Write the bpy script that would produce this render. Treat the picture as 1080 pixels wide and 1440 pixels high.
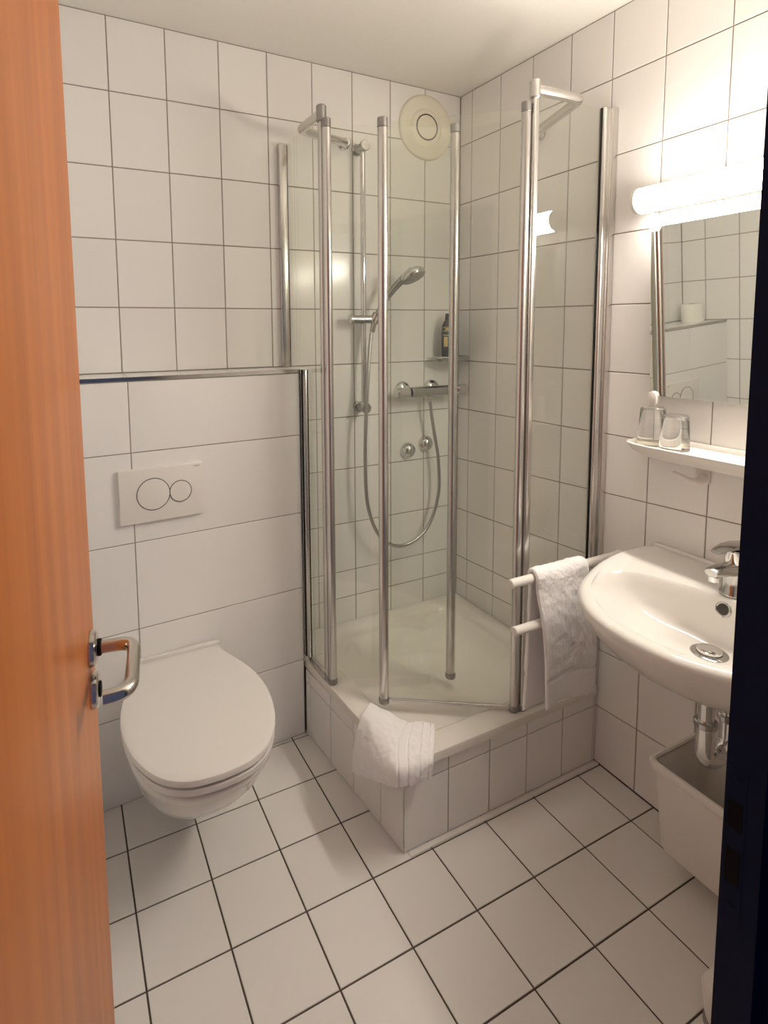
import bpy, bmesh, math, random
from mathutils import Vector, Matrix, Euler, noise

for o in list(bpy.data.objects):
    bpy.data.objects.remove(o, do_unlink=True)
scene = bpy.context.scene
COL = scene.collection
random.seed(4)
PI = math.pi

# ------------------------------------------------------------------ camera
CAM = (-1.61111, -2.05949, 1.51264)
FOC, PX, PY = 798.477, 480.404, 543.611          # pixels in the 1080 x 1440 frame
RV = Vector((0.895109, -0.445739, -0.009876))
UV_ = Vector((0.052490, 0.083360, 0.995136))
FV = Vector((0.442747, 0.891273, -0.098013))
cd = bpy.data.cameras.new('camera')
cam = bpy.data.objects.new('camera', cd)
COL.objects.link(cam)
m = Matrix((RV, UV_, -FV)).transposed().to_4x4()
m.translation = Vector(CAM)
cam.matrix_world = m
cd.sensor_fit = 'HORIZONTAL'
cd.sensor_width = 36.0
cd.lens = FOC / 1080.0 * 36.0
cd.shift_x = (540.0 - PX) / 1080.0
cd.shift_y = -(720.0 - PY) / 1080.0
cd.clip_start = 0.02
scene.camera = cam

# ------------------------------------------------------------------ world, exposure
LAMP_POWER = 77.0
LAMP_COLOR = (1.0, 0.905, 0.795)
w = bpy.data.worlds.new('world')
scene.world = w
w.use_nodes = True
w.node_tree.nodes['Background'].inputs[0].default_value = (0.50, 0.56, 0.95, 1)
w.node_tree.nodes['Background'].inputs[1].default_value = 0.16
scene.view_settings.view_transform = 'Standard'
scene.view_settings.look = 'None'
scene.view_settings.gamma = 1.0
scene.view_settings.use_curve_mapping = False
scene.view_settings.exposure = 0.0
try:
    scene.cycles.max_bounces = 14
    scene.cycles.diffuse_bounces = 7
    scene.cycles.glossy_bounces = 6
    scene.cycles.transmission_bounces = 8
    scene.cycles.transparent_max_bounces = 24
    scene.cycles.sample_clamp_indirect = 6.0
    scene.cycles.blur_glossy = 0.5
    scene.cycles.use_denoising = True
except Exception:
    pass


# ------------------------------------------------------------------ materials
def nodes_of(mat):
    mat.use_nodes = True
    nt = mat.node_tree
    return nt, nt.nodes['Principled BSDF']


def plain(name, col, rough=0.4, metal=0.0, var=0.0, bump=0.0, bscale=60.0, coat=0.0, spec=0.5):
    mat = bpy.data.materials.new(name)
    nt, b = nodes_of(mat)
    b.inputs['Roughness'].default_value = rough
    b.inputs['Metallic'].default_value = metal
    b.inputs['Coat Weight'].default_value = coat
    b.inputs['Specular IOR Level'].default_value = spec
    tc = nt.nodes.new('ShaderNodeTexCoord')
    nz = nt.nodes.new('ShaderNodeTexNoise')
    nz.inputs['Scale'].default_value = bscale
    nz.inputs['Detail'].default_value = 3.0
    nt.links.new(tc.outputs['Object'], nz.inputs['Vector'])
    if var > 0:
        mx = nt.nodes.new('ShaderNodeMix')
        mx.data_type = 'RGBA'
        mx.inputs['A'].default_value = tuple(c * (1 - var) for c in col) + (1,)
        mx.inputs['B'].default_value = tuple(min(1, c * (1 + var)) for c in col) + (1,)
        nt.links.new(nz.outputs['Fac'], mx.inputs['Factor'])
        nt.links.new(mx.outputs['Result'], b.inputs['Base Color'])
    else:
        b.inputs['Base Color'].default_value = tuple(col) + (1,)
    if bump > 0:
        bp = nt.nodes.new('ShaderNodeBump')
        bp.inputs['Strength'].default_value = bump
        bp.inputs['Distance'].default_value = 0.002
        nt.links.new(nz.outputs['Fac'], bp.inputs['Height'])
        nt.links.new(bp.outputs['Normal'], b.inputs['Normal'])
    return mat


def tile_mat(name, col, rough, wav=0.0):
    """glazed tile: a slightly different tone for each tile and a faint waviness of the glaze"""
    mat = bpy.data.materials.new(name)
    nt, b = nodes_of(mat)
    oi = nt.nodes.new('ShaderNodeObjectInfo')
    mx = nt.nodes.new('ShaderNodeMix')
    mx.data_type = 'RGBA'
    mx.inputs['A'].default_value = tuple(c * 0.975 for c in col) + (1,)
    mx.inputs['B'].default_value = tuple(c * 1.02 for c in col) + (1,)
    nt.links.new(oi.outputs['Random'], mx.inputs['Factor'])
    nt.links.new(mx.outputs['Result'], b.inputs['Base Color'])
    b.inputs['Roughness'].default_value = rough
    if wav > 0:
        tc = nt.nodes.new('ShaderNodeTexCoord')
        nz = nt.nodes.new('ShaderNodeTexNoise')
        nz.inputs['Scale'].default_value = 14.0
        nt.links.new(tc.outputs['Object'], nz.inputs['Vector'])
        bp = nt.nodes.new('ShaderNodeBump')
        bp.inputs['Strength'].default_value = wav
        bp.inputs['Distance'].default_value = 0.002
        nt.links.new(nz.outputs['Fac'], bp.inputs['Height'])
        nt.links.new(bp.outputs['Normal'], b.inputs['Normal'])
    return mat


def wood_mat(name):
    mat = bpy.data.materials.new(name)
    nt, b = nodes_of(mat)
    tc = nt.nodes.new('ShaderNodeTexCoord')
    mp = nt.nodes.new('ShaderNodeMapping')
    mp.inputs['Scale'].default_value = (26, 26, 0.9)
    nt.links.new(tc.outputs['Object'], mp.inputs['Vector'])
    nz = nt.nodes.new('ShaderNodeTexNoise')
    nz.inputs['Scale'].default_value = 1.0
    nz.inputs['Detail'].default_value = 4.0
    nz.inputs['Distortion'].default_value = 0.4
    nt.links.new(mp.outputs['Vector'], nz.inputs['Vector'])
    cr = nt.nodes.new('ShaderNodeValToRGB')
    cr.color_ramp.elements[0].position = 0.3
    cr.color_ramp.elements[0].color = (0.42, 0.115, 0.016, 1)
    cr.color_ramp.elements[1].position = 0.75
    cr.color_ramp.elements[1].color = (0.58, 0.185, 0.032, 1)
    nt.links.new(nz.outputs['Fac'], cr.inputs['Fac'])
    nt.links.new(cr.outputs['Color'], b.inputs['Base Color'])
    b.inputs['Roughness'].default_value = 0.36
    b.inputs['Specular IOR Level'].default_value = 0.25
    return mat


def glass_mat(name, tint, gloss=1.0):
    """thin clear pane: clear transmission with the tint of the glass plus mirror reflection by Fresnel"""
    mat = bpy.data.materials.new(name)
    mat.use_nodes = True
    nt = mat.node_tree
    for n in list(nt.nodes):
        nt.nodes.remove(n)
    out = nt.nodes.new('ShaderNodeOutputMaterial')
    tr = nt.nodes.new('ShaderNodeBsdfTransparent')
    tr.inputs['Color'].default_value = tuple(tint) + (1,)
    gl = nt.nodes.new('ShaderNodeBsdfGlossy')
    gl.inputs['Roughness'].default_value = 0.03
    gl.inputs['Color'].default_value = (gloss, gloss, gloss, 1)
    geo = nt.nodes.new('ShaderNodeNewGeometry')
    mr = nt.nodes.new('ShaderNodeMapRange')
    mr.inputs['To Min'].default_value = 1.5
    mr.inputs['To Max'].default_value = 1.0 / 1.5
    nt.links.new(geo.outputs['Backfacing'], mr.inputs['Value'])
    fr = nt.nodes.new('ShaderNodeFresnel')
    nt.links.new(mr.outputs['Result'], fr.inputs['IOR'])
    mx = nt.nodes.new('ShaderNodeMixShader')
    nt.links.new(fr.outputs['Fac'], mx.inputs['Fac'])
    nt.links.new(tr.outputs['BSDF'], mx.inputs[1])
    nt.links.new(gl.outputs['BSDF'], mx.inputs[2])
    nt.links.new(mx.outputs['Shader'], out.inputs['Surface'])
    return mat


def emit_mat(name, col, strength):
    mat = bpy.data.materials.new(name)
    nt, b = nodes_of(mat)
    b.inputs['Base Color'].default_value = (0.9, 0.88, 0.84, 1)
    b.inputs['Emission Color'].default_value = tuple(col) + (1,)
    b.inputs['Emission Strength'].default_value = strength
    return mat


M = dict(
    tile=tile_mat('glazed_wall_tile', (0.86, 0.845, 0.83), 0.17, 0.05),
    big=tile_mat('satin_large_tile', (0.86, 0.845, 0.83), 0.24, 0.03),
    ftile=tile_mat('matt_floor_tile', (0.78, 0.755, 0.73), 0.33, 0.04),
    grout=plain('wall_grout', (0.30, 0.26, 0.22), 0.9, var=0.1, bump=0.2),
    fgrout=plain('floor_grout', (0.085, 0.068, 0.055), 0.9, var=0.15, bump=0.2),
    ceil=plain('ceiling_paint', (0.84, 0.825, 0.78), 0.85, var=0.02, bump=0.12, bscale=90),
    plaster=plain('hall_plaster', (0.5, 0.48, 0.45), 0.85, var=0.05, bump=0.1),
    ceramic=plain('white_ceramic', (0.76, 0.74, 0.71), 0.08, var=0.006, bscale=4, coat=0.3),
    tray=plain('tray_enamel', (0.78, 0.75, 0.70), 0.2, var=0.01, bscale=5),
    seat=plain('seat_plastic', (0.76, 0.735, 0.705), 0.30, var=0.006, bscale=4),
    plast=plain('white_plastic', (0.80, 0.77, 0.73), 0.35, var=0.01, bscale=8),
    cream=plain('cream_plastic', (0.82, 0.78, 0.66), 0.35, var=0.02, bscale=8),
    greyp=plain('grey_plastic', (0.30, 0.28, 0.26), 0.4, var=0.03),
    line=plain('dark_gap', (0.05, 0.045, 0.04), 0.7, var=0.05),
    black=plain('black_rubber', (0.006, 0.006, 0.006), 0.6, var=0.1, spec=0.1),
    alu=plain('satin_aluminium', (0.66, 0.64, 0.62), 0.24, 1.0, var=0.03, bscale=3),
    alud=plain('grey_aluminium_cap', (0.36, 0.35, 0.34), 0.38, 1.0, var=0.03),
    chrome=plain('chrome', (0.72, 0.71, 0.70), 0.07, 1.0, var=0.01),
    chromed=plain('dull_chrome', (0.50, 0.49, 0.47), 0.16, 1.0, var=0.02),
    steel=plain('brushed_steel', (0.62, 0.58, 0.54), 0.2, 1.0, var=0.04, bscale=9),
    hose=plain('metal_hose', (0.52, 0.51, 0.49), 0.28, 1.0, var=0.1, bscale=300, bump=0.5),
    mirror=plain('mirror_silver', (0.80, 0.83, 0.78), 0.015, 1.0),
    wood=wood_mat('orange_veneer'),
    navy=plain('navy_paint', (0.0012, 0.009, 0.036), 0.55, var=0.1, bscale=20, spec=0.15),
    pane=glass_mat('shower_glass', (0.981, 0.990, 0.970)),
    clear=plain('tumbler_glass', (1.0, 1.0, 1.0), 0.0),
    towel=plain('terry_cotton', (0.90, 0.885, 0.89), 0.95, var=0.04, bump=0.9, bscale=420),
    paper=plain('tissue_paper', (0.85, 0.84, 0.80), 0.9, var=0.03, bump=0.3, bscale=200),
    bottle=plain('black_plastic', (0.008, 0.008, 0.009), 0.3, var=0.1),
    gold=plain('gold_print', (0.55, 0.42, 0.16), 0.5, var=0.2),
    card=plain('cardboard', (0.4, 0.33, 0.24), 0.9, var=0.1),
    lamp=emit_mat('lamp_diffuser', LAMP_COLOR, LAMP_POWER),
)


M['clear'].node_tree.nodes['Principled BSDF'].inputs['Transmission Weight'].default_value = 1.0
M['clear'].node_tree.nodes['Principled BSDF'].inputs['IOR'].default_value = 1.47


# ------------------------------------------------------------------ helpers
def link(o, parent=None):
    COL.objects.link(o)
    if parent is not None:
        o.parent = parent
    return o


def obj(name, bm, mat, parent=None, smooth=None, loc=None):
    """finish a bmesh as one mesh object; smooth = angle in degrees"""
    if bm.faces:
        bmesh.ops.recalc_face_normals(bm, faces=bm.faces[:])
    me = bpy.data.meshes.new(name)
    bm.to_mesh(me)
    bm.free()
    me.materials.append(M[mat])
    if smooth:
        for p in me.polygons:
            p.use_smooth = True
        me.set_sharp_from_angle(angle=math.radians(smooth))
    o = bpy.data.objects.new(name, me)
    if loc is not None:
        o.location = loc
    return link(o, parent)


def empty(name, loc=(0, 0, 0)):
    o = bpy.data.objects.new(name, None)
    o.empty_display_size = 0.05
    o.location = loc
    return link(o)


def tag(o, label, cat=None, group=None, kind=None):
    o['label'] = label
    if cat:
        o['category'] = cat
    if group:
        o['group'] = group
    if kind:
        o['kind'] = kind
    return o


def rel(parent, child):
    """child meshes are written in world coordinates: cancel the parent's transform"""
    mw = Matrix.LocRotScale(parent.location, parent.rotation_euler, parent.scale)
    if parent.parent is not None:
        pp = parent.parent
        mw = Matrix.LocRotScale(pp.location, pp.rotation_euler, pp.scale) @ parent.matrix_parent_inverse @ mw
    child.matrix_parent_inverse = mw.inverted()
    return child


def part(name, bm, mat, parent, smooth=None):
    o = obj(name, bm, mat, parent, smooth)
    return rel(parent, o)


def box(x0, x1, y0, y1, z0, z1, bev=0.0, seg=2, bm=None):
    bm = bm or bmesh.new()
    r = bmesh.ops.create_cube(bm, size=1.0)
    vs = r['verts']
    for v in vs:
        v.co.x = x0 + (v.co.x + 0.5) * (x1 - x0)
        v.co.y = y0 + (v.co.y + 0.5) * (y1 - y0)
        v.co.z = z0 + (v.co.z + 0.5) * (z1 - z0)
    if bev > 0:
        es = list({e for v in vs for e in v.link_edges})
        bmesh.ops.bevel(bm, geom=es, offset=bev, segments=seg, profile=0.5, affect='EDGES')
    return bm


def prism(poly, z0, z1, bev=0.0, seg=2, bm=None, axis='z'):
    """extrude a 2-D polygon; axis z: (x,y), axis x: (y,z) between x0..x1"""
    bm = bm or bmesh.new()

    def P(a, b, c):
        return (a, b, c) if axis == 'z' else (c, a, b) if axis == 'x' else (a, c, b)
    lo = [bm.verts.new(P(a, b, z0)) for a, b in poly]
    hi = [bm.verts.new(P(a, b, z1)) for a, b in poly]
    n = len(poly)
    fs = [bm.faces.new(lo[::-1]), bm.faces.new(hi)]
    for i in range(n):
        fs.append(bm.faces.new((lo[i], lo[(i + 1) % n], hi[(i + 1) % n], hi[i])))
    if bev > 0:
        es = list({e for f in fs for e in f.edges})
        bmesh.ops.bevel(bm, geom=es, offset=bev, segments=seg, profile=0.5, affect='EDGES')
    return bm


def frame_of(d):
    d = d.normalized()
    a = Vector((0, 0, 1)) if abs(d.z) < 0.9 else Vector((1, 0, 0))
    u = d.cross(a).normalized()
    return u, u.cross(d).normalized()


def tube(path, rad, n=14, cap=True, bm=None, dome=False):
    """sweep a circle along points with parallel transport; rad a number or a list"""
    bm = bm or bmesh.new()
    P = [Vector(p) for p in path]
    R = rad if isinstance(rad, (list, tuple)) else [rad] * len(P)
    rings = []
    u = None
    for i, p in enumerate(P):
        if i == 0:
            d = P[1] - P[0]
        elif i == len(P) - 1:
            d = P[-1] - P[-2]
        else:
            d = (P[i + 1] - p).normalized() + (p - P[i - 1]).normalized()
        if d.length < 1e-9:
            d = Vector((0, 0, 1))
        d.normalize()
        if u is None:
            u, v = frame_of(d)
        else:
            u = (u - d * u.dot(d))
            u = u.normalized() if u.length > 1e-6 else frame_of(d)[0]
        v = d.cross(u)
        rings.append([bm.verts.new(p + (u * math.cos(2 * PI * k / n) + v * math.sin(2 * PI * k / n)) * R[i]) for k in range(n)])
    for a, b in zip(rings, rings[1:]):
        for k in range(n):
            bm.faces.new((a[k], a[(k + 1) % n], b[(k + 1) % n], b[k]))
    if cap:
        bm.faces.new(rings[0][::-1])
        bm.faces.new(rings[-1])
    return bm


def rod(a, b, r, n=16, ch=0.0015, bm=None):
    """cylinder with softly chamfered ends"""
    a, b = Vector(a), Vector(b)
    d = (b - a).normalized()
    return tube([a, a + d * ch, b - d * ch, b], [r - ch, r, r, r - ch], n, True, bm)


def lathe(prof, origin, axis, n=40, bm=None):
    """revolve (radius, distance along axis) points"""
    bm = bm or bmesh.new()
    o = Vector(origin)
    d = Vector(axis).normalized()
    u, v = frame_of(d)
    rings = []
    for r, t in prof:
        if r < 1e-6:
            rings.append([bm.verts.new(o + d * t)])
        else:
            rings.append([bm.verts.new(o + d * t + (u * math.cos(2 * PI * k / n) + v * math.sin(2 * PI * k / n)) * r) for k in range(n)])
    for a, b in zip(rings, rings[1:]):
        for k in range(n):
            k2 = (k + 1) % n
            if len(a) == 1 and len(b) == 1:
                continue
            if len(a) == 1:
                bm.faces.new((a[0], b[k], b[k2]))
            elif len(b) == 1:
                bm.faces.new((a[k], b[0], a[k2]))
            else:
                bm.faces.new((a[k], a[k2], b[k2], b[k]))
    return bm


def loft(rings, cap0=True, cap1=True, bm=None):
    bm = bm or bmesh.new()
    R = [[bm.verts.new(p) for p in r] for r in rings]
    n = len(R[0])
    for a, b in zip(R, R[1:]):
        for k in range(n):
            bm.faces.new((a[k], a[(k + 1) % n], b[(k + 1) % n], b[k]))
    if cap0:
        bm.faces.new(R[0][::-1])
    if cap1:
        bm.faces.new(R[-1])
    return bm


def catmull(pts, per=6, closed=False):
    P = [Vector(p) for p in pts]
    n = len(P)
    out = []
    for i in range(n if closed else n - 1):
        if closed:
            a, b, c, d = P[i - 1], P[i], P[(i + 1) % n], P[(i + 2) % n]
        else:
            a = P[max(i - 1, 0)]
            b, c = P[i], P[i + 1]
            d = P[min(i + 2, n - 1)]
        for k in range(per):
            t = k / per
            out.append(0.5 * ((2 * b) + (c - a) * t + (2 * a - 5 * b + 4 * c - d) * t * t + (3 * b - a - 3 * c + d) * t ** 3))
    if not closed:
        out.append(P[-1])
    return out


def rrect(x0, x1, y0, y1, r, n=6):
    """rounded rectangle outline, counter-clockwise"""
    pts = []
    for cx, cy, a0 in ((x1 - r, y1 - r, 0), (x0 + r, y1 - r, 90), (x0 + r, y0 + r, 180), (x1 - r, y0 + r, 270)):
        for k in range(n + 1):
            a = math.radians(a0 + 90 * k / n)
            pts.append((cx + r * math.cos(a), cy + r * math.sin(a)))
    return pts


# ------------------------------------------------------------------ tiles
TILE_MESH = {}


def tile(parent, corners, normal, mat, gap=0.0035, depth=0.004, bev=0.0012, name='tile'):
    """one proud tile with chamfered edges; corners in order round the piece, on its visible face"""
    c = [Vector(p) for p in corners]
    n = Vector(normal).normalized()
    ctr = sum(c, Vector()) / 4
    L = [p - ctr for p in c]

    def inset(pts, g):
        out = []
        for i in range(4):
            p, a, b = pts[i], pts[i - 1], pts[(i + 1) % 4]
            e1 = (a - p).normalized()
            e2 = (b - p).normalized()
            out.append(p + e1 * g + e2 * g)
        return out
    A = inset(L, gap / 2)
    B = inset(A, bev)
    key = (mat, tuple(round(x, 4) for p in A for x in p))
    if key not in TILE_MESH:
        bm = bmesh.new()
        r0 = [bm.verts.new(p - n * depth) for p in A]
        r1 = [bm.verts.new(p - n * bev) for p in A]
        r2 = [bm.verts.new(p) for p in B]
        for a, b in ((r0, r1), (r1, r2)):
            for i in range(4):
                bm.faces.new((a[i], a[(i + 1) % 4], b[(i + 1) % 4], b[i]))
        top = bm.faces.new(r2)
        bm.normal_update()
        if top.normal.dot(n) < 0:
            bmesh.ops.reverse_faces(bm, faces=bm.faces[:])
        me = bpy.data.meshes.new(name)
        bm.to_mesh(me)
        bm.free()
        me.materials.append(M[mat])
        TILE_MESH[key] = me
    o = bpy.data.objects.new(name, TILE_MESH[key])
    o.location = ctr - Vector(parent.location)
    return link(o, parent)


# ================================================================== THE ROOM
XL, YF = -1.73, -1.745           # left wall, wall with the doorway
CZ = 2.5126


def ceil_z(x, y):
    return CZ - 0.0115 * x + 0.0155 * y


GROUT = 0.0025
# slabs behind the tiles
floor = obj('floor', box(XL - 0.1, 0.1, YF - 0.12, 0.1, -0.1, -GROUT), 'fgrout')
tag(floor, 'light grey square floor tiles with dark grout lines', kind='structure')
wall_back = obj('wall_back', box(XL - 0.1, 0.1, GROUT, 0.1, 0, 2.60), 'grout')
tag(wall_back, 'white tiled wall behind the shower rail and the low ledge', kind='structure')
wall_right = obj('wall_right', box(GROUT, 0.1, YF - 0.12, GROUT, 0, 2.60), 'grout')
tag(wall_right, 'white tiled wall carrying the mirror and the wash basin', kind='structure')
wall_left = obj('wall_left', box(XL - 0.1, XL - GROUT, YF - 0.12, GROUT, 0, 2.60), 'grout')
tag(wall_left, 'white tiled wall behind the open wooden door', kind='structure')
DX0, DX1, DZ = -1.695, -0.97, 2.06     # doorway
bm = box(XL, DX0, YF - 0.12, YF, 0, 2.60)
box(DX1, 0.0, YF - 0.12, YF, 0, 2.60, bm=bm)
box(DX0, DX1, YF - 0.12, YF, DZ, 2.60, bm=bm)
wall_front = obj('wall_front', bm, 'plaster')
tag(wall_front, 'wall with the doorway through which the room is seen', kind='structure')
# ceiling: very slightly out of level
bm = bmesh.new()
cs = [(XL - 0.1, YF - 0.12), (0.1, YF - 0.12), (0.1, 0.1), (XL - 0.1, 0.1)]
lo = [bm.verts.new((x, y, ceil_z(x, y))) for x, y in cs]
hi = [bm.verts.new((x, y, 2.66)) for x, y in cs]
bm.faces.new(lo[::-1])
bm.faces.new(hi)
for i in range(4):
    bm.faces.new((lo[i], lo[(i + 1) % 4], hi[(i + 1) % 4], hi[i]))
ceiling = obj('ceiling', bm, 'ceil')
tag(ceiling, 'plain cream painted ceiling', kind='structure')

# floor tiles
fx = [XL] + [x for x in [-0.9068 + 0.2 * i for i in range(-6, 6)] if XL + 0.02 < x < -0.02] + [0.0]
fy = [YF] + [y for y in [-0.8074 - 0.2 * j for j in range(6, -5, -1)] if YF + 0.02 < y < -0.02] + [0.0]
for xa, xb in zip(fx, fx[1:]):
    for ya, yb in zip(fy, fy[1:]):
        if ya > -0.19 or (xa > -0.79 and ya > -0.78):
            continue                          # under the ledge box or the shower plinth
        tile(floor, [(xa, ya, 0), (xb, ya, 0), (xb, yb, 0), (xa, yb, 0)], (0, 0, 1), 'ftile', gap=0.0045, depth=0.004, bev=0.001)

# back wall tiles
ax = [XL, -1.604, -1.4215, -1.2389, -1.0577, -0.8797, -0.7011, -0.5295, -0.355, -0.1842, 0.0]
az = [0.27, 0.39, 0.505, 0.711, 0.943, 1.159, 1.3765, 1.5976, 1.8223, 2.0562, 2.2953, None]
for xa, xb in zip(ax, ax[1:]):
    for za, zb in zip(az, az[1:]):
        if xb < -0.80 and (zb is not None and zb < 1.42):
            continue                          # hidden behind the ledge box
        if zb is None:
            z1, z2 = ceil_z(xa, 0) - 0.001, ceil_z(xb, 0) - 0.001
        else:
            z1 = z2 = zb
        tile(wall_back, [(xa, 0, za), (xb, 0, za), (xb, 0, z2), (xa, 0, z1)], (0, -1, 0), 'tile')

# right wall tiles (courses drift by a few millimetres along the wall)
by = [0.0, -0.0765, -0.2498, -0.4198, -0.5953, -0.7597, -0.938, -1.1209, -1.30, -1.48, -1.66, YF]
bz = [(0.0, 0.0), (0.15, 0.228), (0.357, 0.432), (0.467, 0.522), (0.691, 0.750), (0.925, 0.979), (1.158, 1.166), (1.375, 1.369),
      (1.598, 1.583), (1.822, 1.806), (2.056, 2.056), (2.303, 2.290), None]


def brow(r, y):
    if r is None:
        return ceil_z(0, y) - 0.001
    return r[0] + (r[1] - r[0]) * (-y / 1.1)


for ya, yb in zip(by, by[1:]):
    for ra, rb in zip(bz, bz[1:]):
        if yb > -0.80 and rb is not None and rb[1] < 0.3:
            continue
        tile(wall_right, [(0, ya, brow(ra, ya)), (0, yb, brow(ra, yb)), (0, yb, brow(rb, yb)), (0, ya, brow(rb, ya))], (-1, 0, 0), 'tile')

# left wall tiles (seen in the mirror)
ly = [0.0, -0.13, -0.305, -0.48, -0.655, -0.83, -1.005, -1.18, -1.355, -1.53, YF]
lz = [0.0, 0.06, 0.28, 0.50, 0.72, 0.943, 1.159, 1.3765, 1.5976, 1.8223, 2.0562, 2.2953, None]
for ya, yb in zip(ly, ly[1:]):
    for za, zb in zip(lz, lz[1:]):
        z1, z2 = (ceil_z(XL, ya) - 0.001, ceil_z(XL, yb) - 0.001) if zb is None else (zb, zb)
        tile(wall_left, [(XL, ya, za), (XL, yb, za), (XL, yb, z2), (XL, ya, z1)], (1, 0, 0), 'tile')

# ------------------------------------------------------------------ low ledge box behind the toilet
LX = -0.848                        # its right end


def ly_front(x):
    return -0.192 - 0.055 * (LX - x)


LT = 1.376
bm = prism([(XL, 0.0), (XL, ly_front(XL) + GROUT), (LX - 0.002, ly_front(LX) + GROUT), (LX - 0.002, 0.0)], 0.0, LT - GROUT)
low = obj('wall_ledge', bm, 'grout')
tag(low, 'half-height boxed-in wall behind the toilet with a tiled ledge', kind='structure')
px_ = [XL, -1.428, LX - 0.004]
pz = [0.0, 0.294, 0.572, 0.856, 1.142, LT - 0.012]
nf = Vector((0.055, -1, 0)).normalized()
for xa, xb in zip(px_, px_[1:]):
    for za, zb in zip(pz, pz[1:]):
        tile(low, [(xa, ly_front(xa), za), (xb, ly_front(xb), za), (xb, ly_front(xb), zb), (xa, ly_front(xa), zb)], nf, 'big', gap=0.0028, name='large_tile')
for xa, xb in zip([XL, -1.604, -1.4215, -1.2389, -1.0577, -0.92], [-1.604, -1.4215, -1.2389, -1.0577, -0.92, LX - 0.004]):
    tile(low, [(xa, 0, LT), (xb, 0, LT), (xb, ly_front(xb) + 0.006, LT), (xa, ly_front(xa) + 0.006, LT)], (0, 0, 1), 'tile', name='ledge_tile')
for za, zb in zip(pz[1:], pz[2:]):
    tile(low, [(LX, 0, za), (LX, ly_front(LX) + 0.02, za), (LX, ly_front(LX) + 0.02, zb), (LX, 0, zb)], (1, 0, 0), 'big', name='large_tile')
# polished edge trim along the top and down the corner
fx0, fx1 = ly_front(XL), ly_front(LX)
bm = prism([(XL, fx0 + 0.010), (XL, fx0 - 0.002), (LX + 0.001, fx1 - 0.002), (LX + 0.001, fx1 + 0.010)], LT - 0.011, LT + 0.002, bev=0.001, seg=1)
obj('edge_trim', bm, 'chromed', low)
bm = box(LX - 0.007, LX + 0.002, fx1 - 0.002, fx1 + 0.014, 0.285, LT - 0.011, bev=0.001, seg=1)
obj('edge_trim', bm, 'chromed', low)

# ------------------------------------------------------------------ shower plinth and tray
PT = 0.254


def plx(y):                        # left face of the plinth
    return -0.846 + (-0.192 - y) / 0.593 * 0.054


plinth = obj('shower_plinth', prism([(-0.003, -0.003), (plx(-0.192) + 0.003, -0.003), (plx(-0.192) + 0.003, -0.190), (-0.792 + 0.003, -0.785 + 0.003), (-0.003, -0.785 + 0.003)], 0.0, 0.10), 'grout')
tag(plinth, 'low plinth clad in white tiles under the shower tray', 'plinth')
obj('core', prism([(-0.003, -0.003), (plx(-0.192) + 0.003, -0.003), (plx(-0.192) + 0.003, -0.190), (-0.792 + 0.003, -0.785 + 0.003), (-0.003, -0.785 + 0.003)], 0.10, 0.13), 'grout', plinth)
# upright walls of the plinth round the tray well
bm = bmesh.new()
prism([(-0.786, -0.782), (-0.003, -0.782), (-0.003, -0.742), (-0.75, -0.742)], 0.13, PT, bm=bm)
prism([(plx(-0.192) + 0.003, -0.19), (-0.789, -0.782), (-0.75, -0.742), (-0.797, -0.19)], 0.13, PT, bm=bm)
obj('core', bm, 'grout', plinth)
SZ = 0.206
tx = [-0.792, -0.633, -0.475, -0.321, -0.161, -0.012, -0.001]
for xa, xb in zip(tx, tx[1:]):
    for za, zb in ((0.0, SZ), (SZ, PT)):
        tile(plinth, [(xa, -0.785, za), (xb, -0.785, za), (xb, -0.785, zb), (xa, -0.785, zb)], (0, -1, 0), 'tile', gap=0.003)
ty = [-0.192, -0.225, -0.372, -0.519, -0.671, -0.785]
for ya, yb in zip(ty, ty[1:]):
    for za, zb in ((0.0, SZ), (SZ, PT)):
        tile(plinth, [(plx(ya), ya, za), (plx(yb), yb, za), (plx(yb), yb, zb), (plx(ya), ya, zb)], (-1, -0.08, 0), 'tile', gap=0.003)
obj('corner_trim', box(-0.7935, -0.7895, -0.7865, -0.7825, 0.0, PT, bev=0.0008, seg=1), 'chromed', plinth)
# mortar fillet along the floor
obj('floor_joint', box(-0.78, -0.002, -0.8045, -0.786, -0.001, 0.004, bev=0.002, seg=1), 'ftile', plinth)

tray = empty('shower_tray', (-0.41, -0.40, PT))
tag(tray, 'white enamelled square shower tray with a sunken basin', 'shower tray')
TT = 0.286
NT = 12


def outer_ring(z, g=0.0):
    pts = [(-0.002 - g, -0.002 - g), (-0.848 + g + 0.002, -0.002 - g), (-0.848 + 0.004 + g, -0.19), (-0.806 + g, -0.797 + g), (-0.002 - g, -0.797 + g)]
    return [(x, y, z) for x, y in pts]


def sample_poly(poly, n):
    P = [Vector(p) for p in poly]
    L = [(P[(i + 1) % len(P)] - P[i]).length for i in range(len(P))]
    tot = sum(L)
    out = []
    # keep the true corners: distribute points per edge
    for i in range(len(P)):
        k = max(1, round(n * L[i] / tot))
        for j in range(k):
            out.append(P[i].lerp(P[(i + 1) % len(P)], j / k))
    return out


def angles_ring(poly, ctr, N=72):
    """resample an outline by angle about ctr so that loops of different shape can be lofted"""
    P = [Vector((p[0], p[1])) for p in poly]
    out = []
    for k in range(N):
        a = 2 * PI * k / N + 0.004
        d = Vector((math.cos(a), math.sin(a)))
        best = None
        for i in range(len(P)):
            p, q = P[i] - ctr, P[(i + 1) % len(P)] - ctr
            e = q - p
            den = d.x * e.y - d.y * e.x
            if abs(den) < 1e-12:
                continue
            t = (p.x * e.y - p.y * e.x) / den
            s = (p.x * d.y - p.y * d.x) / den
            if t > 0 and -1e-6 <= s <= 1 + 1e-6 and (best is None or t > best):
                best = t
        out.append(ctr + d * (best or 0.01))
    return out


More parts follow.
